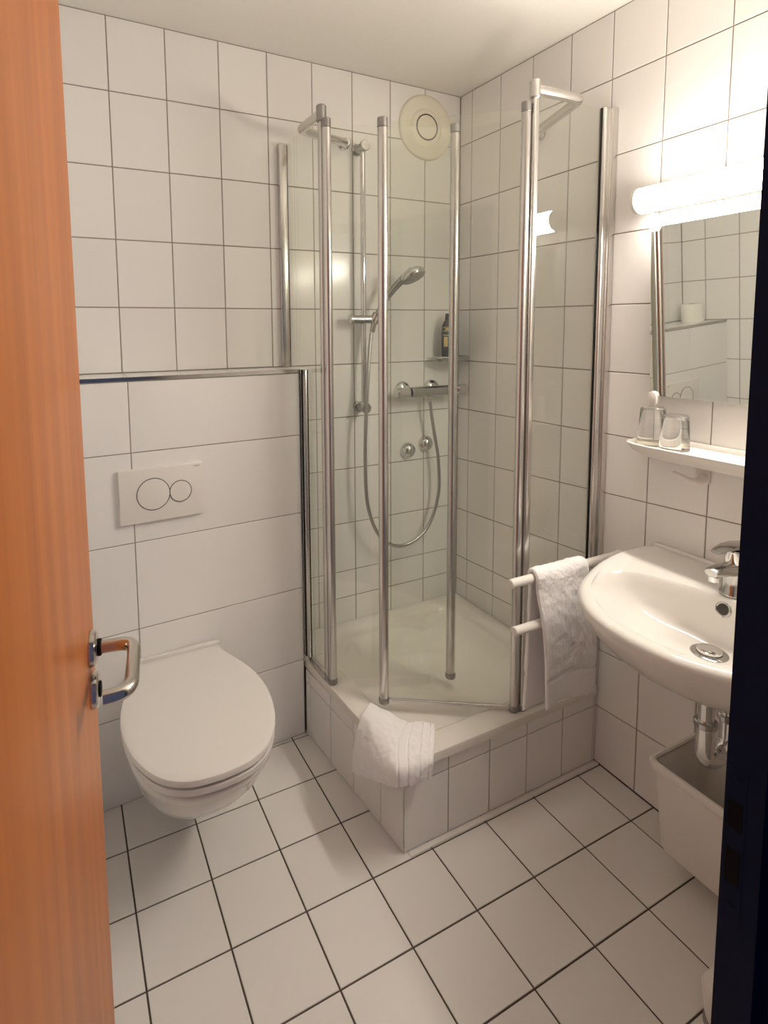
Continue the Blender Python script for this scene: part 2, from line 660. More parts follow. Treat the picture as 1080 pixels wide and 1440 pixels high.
ctr = Vector((-0.405, -0.39))
NR = 240


def tr_ring(kind, g, z, r=0.1):
    if kind == 'o':
        poly = [(p[0], p[1]) for p in outer_ring(0, g)]
        rr = angles_ring(poly, ctr, NR)
    else:
        rr = angles_ring(rrect(-0.742 + g, -0.062 - g, -0.712 + g, -0.066 - g, max(0.02, r), 8), ctr, NR)
    return [(p.x, p.y, z) for p in rr]


rings = [tr_ring('o', 0.006, PT + 0.001), tr_ring('o', 0.0, PT + 0.004), tr_ring('o', 0.0, TT - 0.008), tr_ring('o', 0.0025, TT - 0.002), tr_ring('o', 0.008, TT),
         tr_ring('i', -0.012, TT, 0.12), tr_ring('i', 0.0, TT - 0.005, 0.12), tr_ring('i', 0.010, TT - 0.02, 0.115), tr_ring('i', 0.045, TT - 0.085, 0.11),
         tr_ring('i', 0.065, TT - 0.108, 0.10), tr_ring('i', 0.10, TT - 0.120, 0.09), tr_ring('i', 0.20, TT - 0.127, 0.07)]
part('basin', loft(rings, True, True), 'tray', tray, 35)
dr = part('drain_cover', lathe([(0.0, 0.012), (0.035, 0.010), (0.043, 0.004), (0.046, 0.0)], (-0.30, -0.27, TT - 0.128), (0, 0, 1)), 'chrome', tray, 40)

# ------------------------------------------------------------------ shower enclosure
enc = empty('shower_enclosure', (-0.41, -0.40, TT))
tag(enc, 'corner shower enclosure of clear glass with satin aluminium rods and open doors', 'shower enclosure')
ZB, ZT = TT + 0.004, 2.195
PLx, PLy = -0.818, -0.335           # post of the left fixed pane
LHx, LHy = -0.813, -0.362           # hinge rod of the left door
PRx, PRy = -0.330, -0.766
RHx, RHy = -0.357, -0.760
QLx, QLy = -0.431, -0.525           # free rod of the left door
QRx, QRy = -0.708, -0.534           # free rod of the right door


def gpane(poly, t, axis, at, name='glass_pane'):
    return part(name, prism(poly, at - t / 2, at + t / 2, axis=axis), 'pane', enc)


# left fixed pane, notched round the ledge box
GX = -0.826
part('glass_pane', prism([(PLy + 0.004, ZB + 0.006), (ly_front(LX) - 0.004, ZB + 0.006), (ly_front(LX) - 0.004, LT + 0.006), (-0.012, LT + 0.006), (-0.012, ZT), (PLy + 0.004, ZT)],
                         GX - 0.003, GX + 0.003, axis='x'), 'pane', enc)
# right fixed pane
GY = -0.766
part('glass_pane', prism([(PRx + 0.004, ZB + 0.006), (-0.03, ZB + 0.006), (-0.03, ZT), (PRx + 0.004, ZT)], GY - 0.003, GY + 0.003, axis='y'), 'pane', enc)
# wall profiles
part('wall_profile', box(-0.848, -0.818, -0.028, -0.001, LT + 0.001, ZT + 0.008, bev=0.004), 'alu', enc, 40)
part('seal', box(-0.8185, -0.8150, -0.026, -0.004, LT + 0.001, ZT + 0.003, bev=0.0008, seg=1), 'black', enc)
part('wall_profile', box(-0.8445, -0.830, ly_front(LX) - 0.026, ly_front(LX) - 0.002, ZB + 0.018, LT + 0.001, bev=0.003), 'alu', enc, 40)
part('seal', box(-0.8465, -0.8435, ly_front(LX) - 0.0115, ly_front(LX) - 0.003, ZB + 0.018, LT + 0.001, bev=0.0008, seg=1), 'black', enc)
part('seal', box(-0.8305, -0.8285, ly_front(LX) - 0.0275, ly_front(LX) - 0.018, ZB + 0.018, LT + 0.001, bev=0.0008, seg=1), 'black', enc)
part('wall_profile', box(-0.022, -0.001, -0.790, -0.745, ZB, ZT + 0.004, bev=0.002), 'alu', enc, 40)
part('wall_profile', box(-0.050, -0.018, -0.781, -0.752, ZB, ZT + 0.008, bev=0.010, seg=4), 'alu', enc, 40)
part('seal', box(-0.0525, -0.049, -0.7705, -0.7625, ZB, ZT + 0.002, bev=0.0008, seg=1), 'black', enc)
# bottom rails under the fixed panes
part('bottom_rail', box(GX - 0.009, GX + 0.009, PLy, ly_front(LX) - 0.006, ZB - 0.003, ZB + 0.016, bev=0.003), 'alu', enc, 40)
part('bottom_rail', box(PRx, -0.05, GY - 0.009, GY + 0.009, ZB - 0.003, ZB + 0.016, bev=0.003), 'alu', enc, 40)


def rods(x, y, r, z0, z1, parent=None, capname='rod_cap'):
    p = parent or enc
    part('rod', rod((x, y, z0 + 0.02), (x, y, z1 - 0.028), r, 24), 'alu', p, 40)
    part(capname, rod((x, y, z1 - 0.028), (x, y, z1), r + 0.0004, 24), 'alud', p, 40)
    part('rod_foot', tube([(x, y, z0), (x, y, z0 + 0.003), (x, y, z0 + 0.017), (x, y, z0 + 0.02)], [r, r + 0.0025, r + 0.0025, r], 24), 'alud', p, 40)


# fixed posts: squarer profiles carrying the stay bars
for (x, y) in ((PLx, PLy), (PRx, PRy)):
    part('post', box(x - 0.011, x + 0.011, y - 0.011, y + 0.011, ZB - 0.002, 2.205, bev=0.006, seg=4), 'alu', enc, 40)
    part('post_foot', rod((x, y, ZB - 0.004), (x, y, ZB + 0.018), 0.0145, 24), 'alud', enc, 40)
    part('post_cap', rod((x, y, 2.178), (x, y, 2.232), 0.0165, 28, ch=0.004), 'alu' if x > -0.5 else 'alud', enc, 40)


def arc_path(a, e, b, r=0.03, n=8):
    a, e, b = Vector(a), Vector(e), Vector(b)
    p0 = e + (a - e).normalized() * r
    p1 = e + (b - e).normalized() * r
    out = [a]
    for k in range(n + 1):
        t = k / n
        out.append((1 - t) ** 2 * p0 + 2 * t * (1 - t) * e + t * t * p1)
    return out + [b]


part('stay_bar', tube(arc_path((PLx, PLy, 2.206), (-0.822, -0.165, 2.206), (-0.578, -0.030, 2.236)), 0.0155, 18), 'alu', enc, 40)
part('wall_rosette', lathe([(0.0, 0.034), (0.014, 0.034), (0.018, 0.030), (0.018, 0.012), (0.024, 0.008), (0.024, 0.0)], (-0.573, -0.0005, 2.238), (0, -1, 0), 28), 'chrome', enc, 40)
part('stay_bar', tube(arc_path((PRx, PRy, 2.206), (-0.150, -0.772, 2.206), (-0.030, -0.475, 2.216)), 0.0155, 18), 'alu', enc, 40)
part('wall_rosette', lathe([(0.0, 0.034), (0.014, 0.034), (0.018, 0.030), (0.018, 0.012), (0.024, 0.008), (0.024, 0.0)], (-0.0005, -0.468, 2.217), (-1, 0, 0), 28), 'chrome', enc, 40)


def door_leaf(hx, hy, qx, qy, top_h, top_q, rail):
    d = Vector((qx - hx, qy - hy, 0))
    L = d.length
    d.normalize()
    leaf = empty('door_leaf', (0, 0, 0))
    leaf.location = (hx, hy, ZB)
    leaf.parent = enc
    leaf.matrix_parent_inverse = Matrix.Translation(enc.location).inverted()
    nrm = Vector((-d.y, d.x, 0))

    def lp(name, bm, mat, smooth=None):
        o = obj(name, bm, mat, leaf, smooth)
        o.matrix_parent_inverse = Matrix.Translation(leaf.location).inverted()
        return o

    def slab(s0, s1, t, z0, z1a, z1b, bev=0.0):
        a = Vector((hx, hy, 0)) + d * s0
        b = Vector((hx, hy, 0)) + d * s1
        bm = bmesh.new()
        v = []
        for p, zt in ((a, z1a), (b, z1b)):
            for sg in (-1, 1):
                for z in (z0, zt):
                    v.append(bm.verts.new((p.x + nrm.x * t * sg / 2, p.y + nrm.y * t * sg / 2, z)))
        for f in ((0, 1, 3, 2), (4, 6, 7, 5), (0, 4, 5, 1), (2, 3, 7, 6), (0, 2, 6, 4), (1, 5, 7, 3)):
            bm.faces.new([v[i] for i in f])
        if bev:
            bmesh.ops.bevel(bm, geom=bm.edges[:], offset=bev, segments=2, profile=0.5, affect='EDGES')
        return bm
    lp('glass_pane', slab(0.010, L - 0.010, 0.006, ZB + 0.012, top_h - 0.02, top_q - 0.012), 'pane')
    if rail:
        lp('drip_rail', slab(0.014, L - 0.014, 0.010, ZB + 0.001, ZB + 0.013, ZB + 0.013, 0.002), 'alu')
    for (x, y, r, zt) in ((hx, hy, 0.0140, top_h), (qx, qy, 0.0155, top_q)):
        lp('rod', rod((x, y, ZB + 0.016), (x, y, zt - 0.028), r, 26), 'alu', 40)
        lp('rod_cap', rod((x, y, zt - 0.028), (x, y, zt), r + 0.0005, 26), 'alud', 40)
        lp('rod_foot', tube([(x, y, ZB - 0.003), (x, y, ZB), (x, y, ZB + 0.013), (x, y, ZB + 0.016)], [r, r + 0.0025, r + 0.0025, r], 26), 'alud', 40)
    return leaf


door_leaf(LHx, LHy, QLx, QLy, 2.183, 2.170, False)
door_leaf(RHx, RHy, QRx, QRy, 2.168, 2.145, True)

# ------------------------------------------------------------------ shower fittings
fan = empty('exhaust_fan', (-0.184, -0.001, 2.355))
tag(fan, 'round cream ventilation cover with a dark ring high on the shower wall', 'ventilator')
FC = (-0.184, -0.0005, 2.355)
part('cover_disc', lathe([(0.0, 0.004), (0.076, 0.004), (0.100, 0.010), (0.122, 0.012), (0.130, 0.008), (0.132, 0.0)], FC, (0, -1, 0), 64), 'cream', fan, 50)
part('inner_ring', lathe([(0.050, 0.004), (0.050, 0.011), (0.056, 0.014), (0.068, 0.012), (0.078, 0.004)], FC, (0, -1, 0), 56), 'cream', fan, 50)
part('dark_ring', lathe([(0.0485, 0.003), (0.0485, 0.0142), (0.0530, 0.0150), (0.0535, 0.010)], FC, (0, -1, 0), 56), 'line', fan)
part('centre_plate', lathe([(0.0, 0.017), (0.040, 0.016), (0.0485, 0.0135), (0.0485, 0.005)], FC, (0, -1, 0), 48), 'cream', fan, 50)

RX, RY = -0.513, -0.052
rail = empty('shower_rail', (RX, -0.001, 1.70))
tag(rail, 'chrome vertical riser rail on the shower wall with a sliding holder', 'shower rail')
part('rail', rod((RX, RY, 1.185), (RX, RY, 2.235), 0.0105, 20), 'chrome', rail, 40)
for z in (2.222, 1.20):
    bm = lathe([(0.0, 0.0), (0.023, 0.0), (0.023, 0.010), (0.017, 0.014), (0.017, 0.060), (0.021, 0.062), (0.021, 0.074), (0.018, 0.078), (0.0, 0.078)], (RX, -0.0005, z), (0, -1, 0), 28)
    part('bracket', bm, 'chromed', rail, 40)
bm = rod((RX - 0.055, RY - 0.004, 1.556), (RX + 0.050, RY - 0.012, 1.556), 0.0165, 24, ch=0.004)
sl = part('slider', bm, 'chromed', rail, 40)
bm = rod((RX - 0.066, RY - 0.004, 1.556), (RX - 0.050, RY - 0.004, 1.556), 0.020, 24, ch=0.003)
o = obj('slider_knob', bm, 'chrome', sl, 40)
o.matrix_parent_inverse = Matrix.Translation(rail.location).inverted() @ Matrix.Identity(4)
o.matrix_parent_inverse = (Matrix.Translation(rail.location) @ sl.matrix_parent_inverse).inverted()
bm = rod((RX + 0.034, RY - 0.016, 1.542), (RX + 0.052, RY - 0.024, 1.580), 0.0195, 24, ch=0.003)
o = obj('cone_holder', bm, 'chromed', sl, 40)
o.matrix_parent_inverse = (Matrix.Translation(rail.location) @ sl.matrix_parent_inverse).inverted()

hs = empty('hand_shower', (-0.46, -0.085, 1.56))
tag(hs, 'chrome hand shower with a round head resting in the rail holder', 'hand shower')
hp = catmull([(-0.482, -0.066, 1.505), (-0.470, -0.074, 1.56), (-0.437, -0.095, 1.632), (-0.400, -0.115, 1.686), (-0.375, -0.128, 1.712)], 5)
nR = len(hp)
part('handle', tube(hp, [0.0105 + 0.006 * (i / (nR - 1)) ** 1.3 for i in range(nR)], 18), 'chromed', hs, 50)
hd = Vector((0.24, -0.42, -0.87)).normalized()
hc = Vector((-0.346, -0.152, 1.727))
bm = lathe([(0.0, -0.026), (0.020, -0.025), (0.040, -0.018), (0.051, -0.005), (0.053, 0.006), (0.049, 0.012)], hc, hd, 36)
hh = part('head', bm, 'chrome', hs, 50)
bm = lathe([(0.047, 0.009), (0.047, 0.013), (0.044, 0.016), (0.0, 0.017)], hc, hd, 36)
o = obj('spray_face', bm, 'greyp', hh, 50)
o.matrix_parent_inverse = (Matrix.Translation(hs.location) @ hh.matrix_parent_inverse).inverted()
part('neck', tube([(-0.385, -0.122, 1.703), (-0.362, -0.136, 1.724), (-0.340, -0.147, 1.738)], [0.016, 0.020, 0.026], 18), 'chromed', hs, 50)

hz = [(-0.484, -0.064, 1.503), (-0.495, -0.068, 1.43), (-0.516, -0.080, 1.241), (-0.527, -0.085, 1.01), (-0.516, -0.085, 0.801), (-0.452, -0.08, 0.655), (-0.344, -0.075, 0.598),
      (-0.222, -0.07, 0.645), (-0.155, -0.066, 0.779), (-0.151, -0.064, 0.937), (-0.181, -0.066, 1.097), (-0.199, -0.068, 1.190), (-0.203, -0.069, 1.222)]
hose = obj('shower_hose', tube(catmull(hz, 9), 0.0075, 12), 'hose', None, 60)
tag(hose, 'flexible metal hose looping down the shower wall to the mixer', 'hose')

MZ = 1.252
mix = empty('shower_mixer', (-0.22, -0.001, MZ))
tag(mix, 'chrome horizontal bar mixer tap on the shower wall', 'mixer tap')
part('body', rod((-0.300, -0.070, MZ), (-0.075, -0.070, MZ), 0.0225, 28, ch=0.003), 'chromed', mix, 40)
part('knob', rod((-0.372, -0.070, MZ), (-0.308, -0.070, MZ), 0.0235, 28, ch=0.005), 'chrome', mix, 40)
part('knob', rod((-0.067, -0.070, MZ), (-0.012, -0.070, MZ), 0.0235, 28, ch=0.005), 'chrome', mix, 40)
for x in (-0.298, -0.148):
    part('wall_rosette', lathe([(0.0, 0.024), (0.022, 0.022), (0.036, 0.012), (0.039, 0.003), (0.039, 0.0)], (x, -0.0005, MZ + 0.004), (0, -1, 0), 32), 'chrome', mix, 45)
    part('inlet', rod((x, -0.02, MZ), (x, -0.062, MZ), 0.016, 20), 'chromed', mix, 40)
part('hose_outlet', rod((-0.203, -0.069, MZ - 0.045), (-0.203, -0.069, MZ - 0.018), 0.0105, 18), 'chrome', mix, 40)

for x, z, lab in ((-0.272, 0.991, 'chrome domed valve cover under the mixer, the left and lower one'), (-0.179, 1.013, 'chrome domed valve cover crossed by the shower hose')):
    v = obj('valve_cover', lathe([(0.0, 0.036), (0.014, 0.034), (0.026, 0.026), (0.034, 0.012), (0.036, 0.003), (0.036, 0.0)], (0, 0, 0), (0, -1, 0), 36), 'chrome', None, 60, (x, -0.0005, z))
    tag(v, lab, 'valve cover', 'domed valve covers in the shower')

# corner soap shelf and bottle
sh = empty('soap_shelf', (-0.088, -0.001, 1.385))
tag(sh, 'small oval chrome shelf near the shower corner holding a bottle', 'shelf')
ov = [(-0.088 + 0.083 * math.cos(2 * PI * k / 40), -0.062 + 0.056 * math.sin(2 * PI * k / 40), 1.392) for k in range(40)]
part('rim', tube(ov + [ov[0]], 0.0080, 10, False), 'chromed', sh, 60)
bm = loft([[(-0.088 + 0.083 * s * math.cos(2 * PI * k / 40), -0.062 + 0.056 * s * math.sin(2 * PI * k / 40), z) for k in range(40)] for s, z in ((1.0, 1.394), (0.98, 1.382), (0.90, 1.377), (0.90, 1.3815), (0.96, 1.3845), (0.98, 1.394))])
part('dish', bm, 'chromed', sh, 50)
part('bracket', box(-0.105, -0.071, -0.012, -0.0005, 1.372, 1.398, bev=0.003), 'chrome', sh, 40)

bt = empty('shampoo_bottle', (-0.098, -0.062, 1.3825))
tag(bt, 'black bottle with a gold printed label on the chrome soap shelf', 'bottle')


def oval_ring(cx, cy, a, b, z, n=28):
    return [(cx + a * math.cos(2 * PI * k / n), cy + b * math.sin(2 * PI * k / n), z) for k in range(n)]


bx, byy = -0.098, -0.062
prof = [(0.9, 1.3825), (1.0, 1.386), (1.03, 1.44), (1.0, 1.50), (0.92, 1.532), (0.70, 1.548), (0.52, 1.553)]
part('body', loft([oval_ring(bx, byy, 0.036 * s, 0.022 * s, z) for s, z in prof]), 'bottle', bt, 50)
part('cap', loft([oval_ring(bx, byy, a, a * 0.85, z) for a, z in ((0.018, 1.552), (0.0185, 1.556), (0.0185, 1.578), (0.016, 1.581))]), 'bottle', bt, 50)


def oval_strip(a0, a1, z0, z1, s, name, mat, n=12):
    bm = bmesh.new()
    col = []
    for k in range(n + 1):
        a = math.radians(a0 + (a1 - a0) * k / n)
        col.append([bm.verts.new((bx + 0.0372 * q * math.cos(a), byy + 0.0232 * q * math.sin(a), z)) for q, z in ((s, z0), (s, z1), (s - 0.02, z1), (s - 0.02, z0))])
    for a, b in zip(col, col[1:]):
        for i in range(4):
            bm.faces.new((a[i], b[i], b[(i + 1) % 4], a[(i + 1) % 4]))
    bm.faces.new(col[0])
    bm.faces.new(col[-1][::-1])
    return part(name, bm, mat, bt)


oval_strip(195, 320, 1.521, 1.5235, 1.0, 'label_print', 'gold')
oval_strip(195, 320, 1.505, 1.508, 1.02, 'label_print', 'gold')
oval_strip(215, 300, 1.511, 1.518, 1.01, 'label_print', 'gold')
oval_strip(195, 320, 1.487, 1.4905, 1.03, 'label_print', 'gold')
oval_strip(205, 235, 1.440, 1.482, 1.045, 'label_print', 'gold')
oval_strip(245, 300, 1.462, 1.480, 1.04, 'label_print', 'gold')
oval_strip(250, 310, 1.441, 1.455, 1.045, 'label_print', 'gold')

# ------------------------------------------------------------------ toilet
TX, TY = -1.312, -0.222
wc = empty('toilet', (TX, TY, 0.06))
tag(wc, 'wall-hung white toilet with its grey-white lid closed', 'toilet')


def seat_outline(sc=1.0, dy=0.0, back=0.134, g=0.0, yb=-0.232):
    half = [(0.0, -0.800), (0.075, -0.789), (0.135, -0.748), (0.178, -0.672), (0.200, -0.580), (0.203, -0.490), (0.190, -0.410), (0.166, -0.340), (0.146, -0.290), (0.136, -0.255)]
    pts = half + [(back, yb)]
    cx, cy = 0.0, -0.52
    f = []
    for x, y in pts:
        f.append((max(0.0, (x - g)) * sc if x > 0 else 0.0, cy + (y - cy) * sc + dy + (g if y < -0.7 else 0)))
    pr = catmull([(x, y, 0) for x, y in f], 5)
    right = [(p.x, p.y) for p in pr]
    left = [(-x, y) for x, y in right[::-1][:-1]]
    return [(TX + x, y) for x, y in right + left]


def slab_from(outline, levels):
    """levels: (inset, z)"""
    ctr2 = Vector((TX, -0.50))
    rings = []
    for g, z in levels:
        r = []
        for x, y in outline:
            d = Vector((x, y)) - ctr2
            L = d.length
            d = d * ((L - g) / L)
            r.append((ctr2.x + d.x, ctr2.y + d.y, z))
        rings.append(r)
    return loft(rings)


ol = seat_outline()
part('lid', slab_from(ol, [(0.016, 0.4440), (0.0015, 0.4440), (0.0, 0.4455), (0.0, 0.4560), (0.002, 0.4600), (0.007, 0.4625), (0.02, 0.4635), (0.06, 0.4642), (0.16, 0.4648)]), 'seat', wc, 30)
part('seat', slab_from(ol, [(0.03, 0.4185), (0.0045, 0.4185), (0.003, 0.4200), (0.002, 0.4330), (0.004, 0.4355), (0.012, 0.4365), (0.03, 0.4365)]), 'seat', wc, 30)
# hinge bar and raised back edge
part('gap_shade', slab_from(ol, [(0.030, 0.4125), (0.012, 0.4125), (0.012, 0.444), (0.030, 0.444)]), 'line', wc)  # dark filler: shade in the gaps under lid and seat, put in as colour
part('hinge_bar', box(TX - 0.134, TX + 0.134, -0.258, -0.2265, 0.418, 0.452, bev=0.006, seg=3), 'seat', wc, 40)
bm = box(TX - 0.138, TX + 0.138, -0.236, -0.2200, 0.410, 0.474, bev=0.005, seg=3)
part('back_upstand', bm, 'seat', wc, 40)
# bowl


def bowl_ring(hw, yfront, z, yb, p=2.4, n=40, fl=0.62):
    """D shape: flat at the wall side, elliptical to the front"""
    r = []
    ym = yb + (yfront - yb) * 0.48
    for k in range(n):
        a = PI * k / (n - 1)
        c, s = math.cos(a), math.sin(a)
        x = hw * (abs(c) ** (2 / p)) * (1 if c > 0 else -1)
        y = ym + (yfront - ym) * (s ** (2 / p))
        r.append((TX + x, y, z))
    r.append((TX - hw * 0.97, (ym + yb) / 2, z))
    r.append((TX - hw * fl, yb, z))
    r.append((TX, yb, z))
    r.append((TX + hw * fl, yb, z))
    r.append((TX + hw * 0.97, (ym + yb) / 2, z))
    return r


part('bowl', loft([bowl_ring(0.060, -0.410, 0.055, -0.214, fl=0.9), bowl_ring(0.074, -0.440, 0.062, -0.216, fl=0.9), bowl_ring(0.085, -0.465, 0.09, -0.216, fl=0.9), bowl_ring(0.100, -0.520, 0.13, -0.216, fl=0.9),
                   bowl_ring(0.130, -0.600, 0.19, -0.217, fl=0.85), bowl_ring(0.162, -0.680, 0.26, -0.217, fl=0.8), bowl_ring(0.180, -0.735, 0.32, -0.218, fl=0.75), bowl_ring(0.190, -0.762, 0.365, -0.218, fl=0.72),
                   bowl_ring(0.196, -0.785, 0.392, -0.219, fl=0.70), bowl_ring(0.196, -0.787, 0.404, -0.219, fl=0.70), bowl_ring(0.190, -0.780, 0.4135, -0.219, fl=0.70)]), 'ceramic', wc, 50)

# flush plate
FPx0, FPx1, FPz0, FPz1 = -1.470, -1.212, 0.920, 1.092
fp = empty('flush_plate', (-1.341, ly_front(-1.341), 1.006))
fp.rotation_euler = (0, 0, math.atan(0.055))
tag(fp, 'white rectangular flush plate with two round buttons above the toilet', 'flush plate')
fw, fh = 0.130, 0.086
o = obj('plate', box(-fw, fw, -0.016, -0.0003, -fh, fh, bev=0.003, seg=3), 'plast', fp, 40)
for cx, cz, r, nm in ((-0.028, 0.002, 0.0505, 'button'), (0.056, 0.0, 0.0345, 'button')):
    obj('button_gap', lathe([(r - 0.0011, 0.0), (r - 0.0011, 0.0172), (r + 0.0009, 0.0172), (r + 0.0009, 0.0)], (cx, 0, cz), (0, -1, 0), 56), 'line', fp)
    obj('button', lathe([(0.0, 0.0176), (r - 0.004, 0.0177), (r - 0.0014, 0.0170), (r - 0.0012, 0.010)], (cx, 0, cz), (0, -1, 0), 56), 'plast', fp, 50)
tcu = bpy.data.curves.new('print_text', 'FONT')
tcu.body = 'GEBERIT'
tcu.size = 0.006
tcu.align_x = 'RIGHT'
tcu.extrude = 0.0001
tmp = bpy.data.objects.new('tmp', tcu)
COL.objects.link(tmp)
bpy.context.view_layer.update()
tme = bpy.data.meshes.new_from_object(tmp.evaluated_get(bpy.context.evaluated_depsgraph_get()))
bpy.data.objects.remove(tmp)
tob = bpy.data.objects.new('print', tme)
tme.materials.clear()
tme.materials.append(M['greyp'])
tob.rotation_euler = (PI / 2, 0, 0)
tob.location = (0.122, -0.0162, 0.074)
link(tob, fp)

# ------------------------------------------------------------------ wash basin
BY = -1.300
basin = empty('wash_basin', (-0.27, BY, 0.70))
tag(basin, 'white oval ceramic wash basin fixed to the tiled wall', 'wash basin')
half = [(-0.0005, 0.325), (-0.08, 0.338), (-0.17, 0.334), (-0.27, 0.312), (-0.37, 0.272), (-0.45, 0.226), (-0.512, 0.158), (-0.547, 0.080), (-0.556, 0.0)]
ph = catmull([(x, d, 0) for x, d in half], 6)
out = [(p.x, BY + p.y) for p in ph] + [(p.x, BY - p.y) for p in ph[::-1][1:]]
NB = len(out)


def ring_scaled(sx, sy, z, ox=0.0, poly=out):
    return [(ox + x * sx if x < -0.001 else min(-0.0005, x), BY + (y - BY) * sy, z) for x, y in poly]


# inner bowl outline with the same number of points
inn = []
for k in range(NB):
    a = PI * k / (NB - 1)
    c, s = math.cos(a), math.sin(a)
    inn.append((k, c, s))


def inner(cx, hx_f, hx_b, hw, z, p=2.3):
    """closed loop with NB+pad points handled through angle resampling"""
    r = []
    N = 96
    for k in range(N):
        a = 2 * PI * k / N
        c, s = math.cos(a), math.sin(a)
        hx = hx_b if c > 0 else hx_f
        x = cx + hx * (abs(c) ** (2 / p)) * (1 if c > 0 else -1)
        y = BY + hw * (abs(s) ** (2 / p)) * (1 if s > 0 else -1)
        r.append((x, y, z))
    return r


def outr(sx, sy, z):
    c2 = Vector((-0.27, BY))
    poly = [(x * sx if x < -0.001 else -0.0005, BY + (y - BY) * sy) for x, y in out]
    P = [Vector(p) for p in poly]
    r = []
    for k in range(96):
        a = 2 * PI * k / 96 + 1e-4
        d = Vector((math.cos(a), math.sin(a)))
        best = 0.01
        cc = Vector((-0.27 * sx, BY))
        for i in range(len(P)):
            p, q = P[i] - cc, P[(i + 1) % len(P)] - cc
            e = q - p
            den = d.x * e.y - d.y * e.x
            if abs(den) < 1e-12:
                continue
            t = (p.x * e.y - p.y * e.x) / den
            s = (p.x * d.y - p.y * d.x) / den
            if t > 0 and -1e-5 <= s <= 1 + 1e-5:
                best = max(best, t)
        r.append((cc.x + d.x * best, cc.y + d.y * best, z))
    return r


bas = [outr(0.40, 0.32, 0.668), outr(0.60, 0.55, 0.678), outr(0.76, 0.74, 0.702), outr(0.87, 0.87, 0.740), outr(0.95, 0.955, 0.785), outr(0.99, 0.99, 0.820), outr(1.0, 1.0, 0.836),
       outr(0.998, 0.998, 0.845), outr(0.985, 0.985, 0.852), outr(0.96, 0.962, 0.8545), outr(0.935, 0.935, 0.853),
       inner(-0.322, 0.192, 0.142, 0.268, 0.850, 2.05), inner(-0.318, 0.184, 0.132, 0.259, 0.843, 2.05), inner(-0.308, 0.168, 0.118, 0.243, 0.815, 2.1),
       inner(-0.295, 0.140, 0.105, 0.210, 0.775), inner(-0.28, 0.105, 0.088, 0.165, 0.745), inner(-0.265, 0.065, 0.065, 0.095, 0.731), inner(-0.245, 0.035, 0.035, 0.035, 0.7265, 2.0)]
part('bowl', loft(bas), 'ceramic', basin, 45)
# low upstand along the wall
part('back_ledge', box(-0.022, -0.0006, BY - 0.322, BY + 0.322, 0.840, 0.861, bev=0.006, seg=3), 'ceramic', basin, 40)
DRX, DRY = -0.240, -1.285
part('drain_ring', lathe([(0.026, -0.004), (0.026, 0.004), (0.034, 0.005), (0.0405, 0.001), (0.0405, -0.004)], (DRX, DRY, 0.7275), (0, 0, 1), 40), 'chromed', basin, 45)
part('drain_plug', lathe([(0.0, 0.013), (0.022, 0.0125), (0.027, 0.010), (0.028, 0.006), (0.022, 0.002)], (DRX, DRY, 0.7275), (0, 0, 1), 40), 'chrome', basin, 45)
ovn = Vector((-0.94, 0.0, 0.33)).normalized()
ovc = Vector((-0.1905, -1.284, 0.826))
part('overflow_ring', lathe([(0.0135, -0.006), (0.0135, 0.0015), (0.0155, 0.0025), (0.0185, 0.0005), (0.0185, -0.006)], ovc, ovn, 32), 'chromed', basin, 45)
part('overflow_hole', lathe([(0.0, 0.0008), (0.0135, 0.0008), (0.0135, -0.006)], ovc, ovn, 32), 'line', basin)

TXc, TYc = -0.140, -1.278
tap = empty('basin_tap', (TXc, TYc, 0.854))
tag(tap, 'chrome single-lever basin tap half hidden by the dark door frame', 'tap')
part('base', lathe([(0.031, 0.0), (0.031, 0.005), (0.027, 0.010), (0.026, 0.060), (0.029, 0.068), (0.0, 0.068)], (TXc, TYc, 0.852), (0, 0, 1), 32), 'chromed', tap, 40)


def tap_ring(x, y, hw, hh, z, n=16):
    return [(x, y + hw * math.cos(2 * PI * k / n), z + hh * math.sin(2 * PI * k / n)) for k in range(n)]


part('spout', loft([tap_ring(TXc + 0.012, TYc, 0.026, 0.019, 0.917), tap_ring(TXc - 0.03, TYc, 0.024, 0.017, 0.920), tap_ring(TXc - 0.065, TYc, 0.020, 0.014, 0.925), tap_ring(TXc - 0.092, TYc, 0.018, 0.012, 0.926), tap_ring(TXc - 0.099, TYc, 0.015, 0.009, 0.925)]), 'chromed', tap, 60)
part('aerator', rod((TXc - 0.084, TYc, 0.916), (TXc - 0.084, TYc, 0.901), 0.0130, 22), 'chrome', tap, 40)
part('cartridge', rod((TXc, TYc, 0.930), (TXc, TYc, 0.966), 0.024, 28, ch=0.003), 'chrome', tap, 40)
part('lever', loft([tap_ring(TXc + 0.032, TYc, 0.021, 0.006, 0.974), tap_ring(TXc, TYc, 0.025, 0.010, 0.975), tap_ring(TXc - 0.03, TYc, 0.021, 0.0075, 0.979), tap_ring(TXc - 0.065, TYc, 0.016, 0.005, 0.978), tap_ring(TXc - 0.084, TYc, 0.013, 0.0045, 0.974)]), 'chromed', tap, 60)

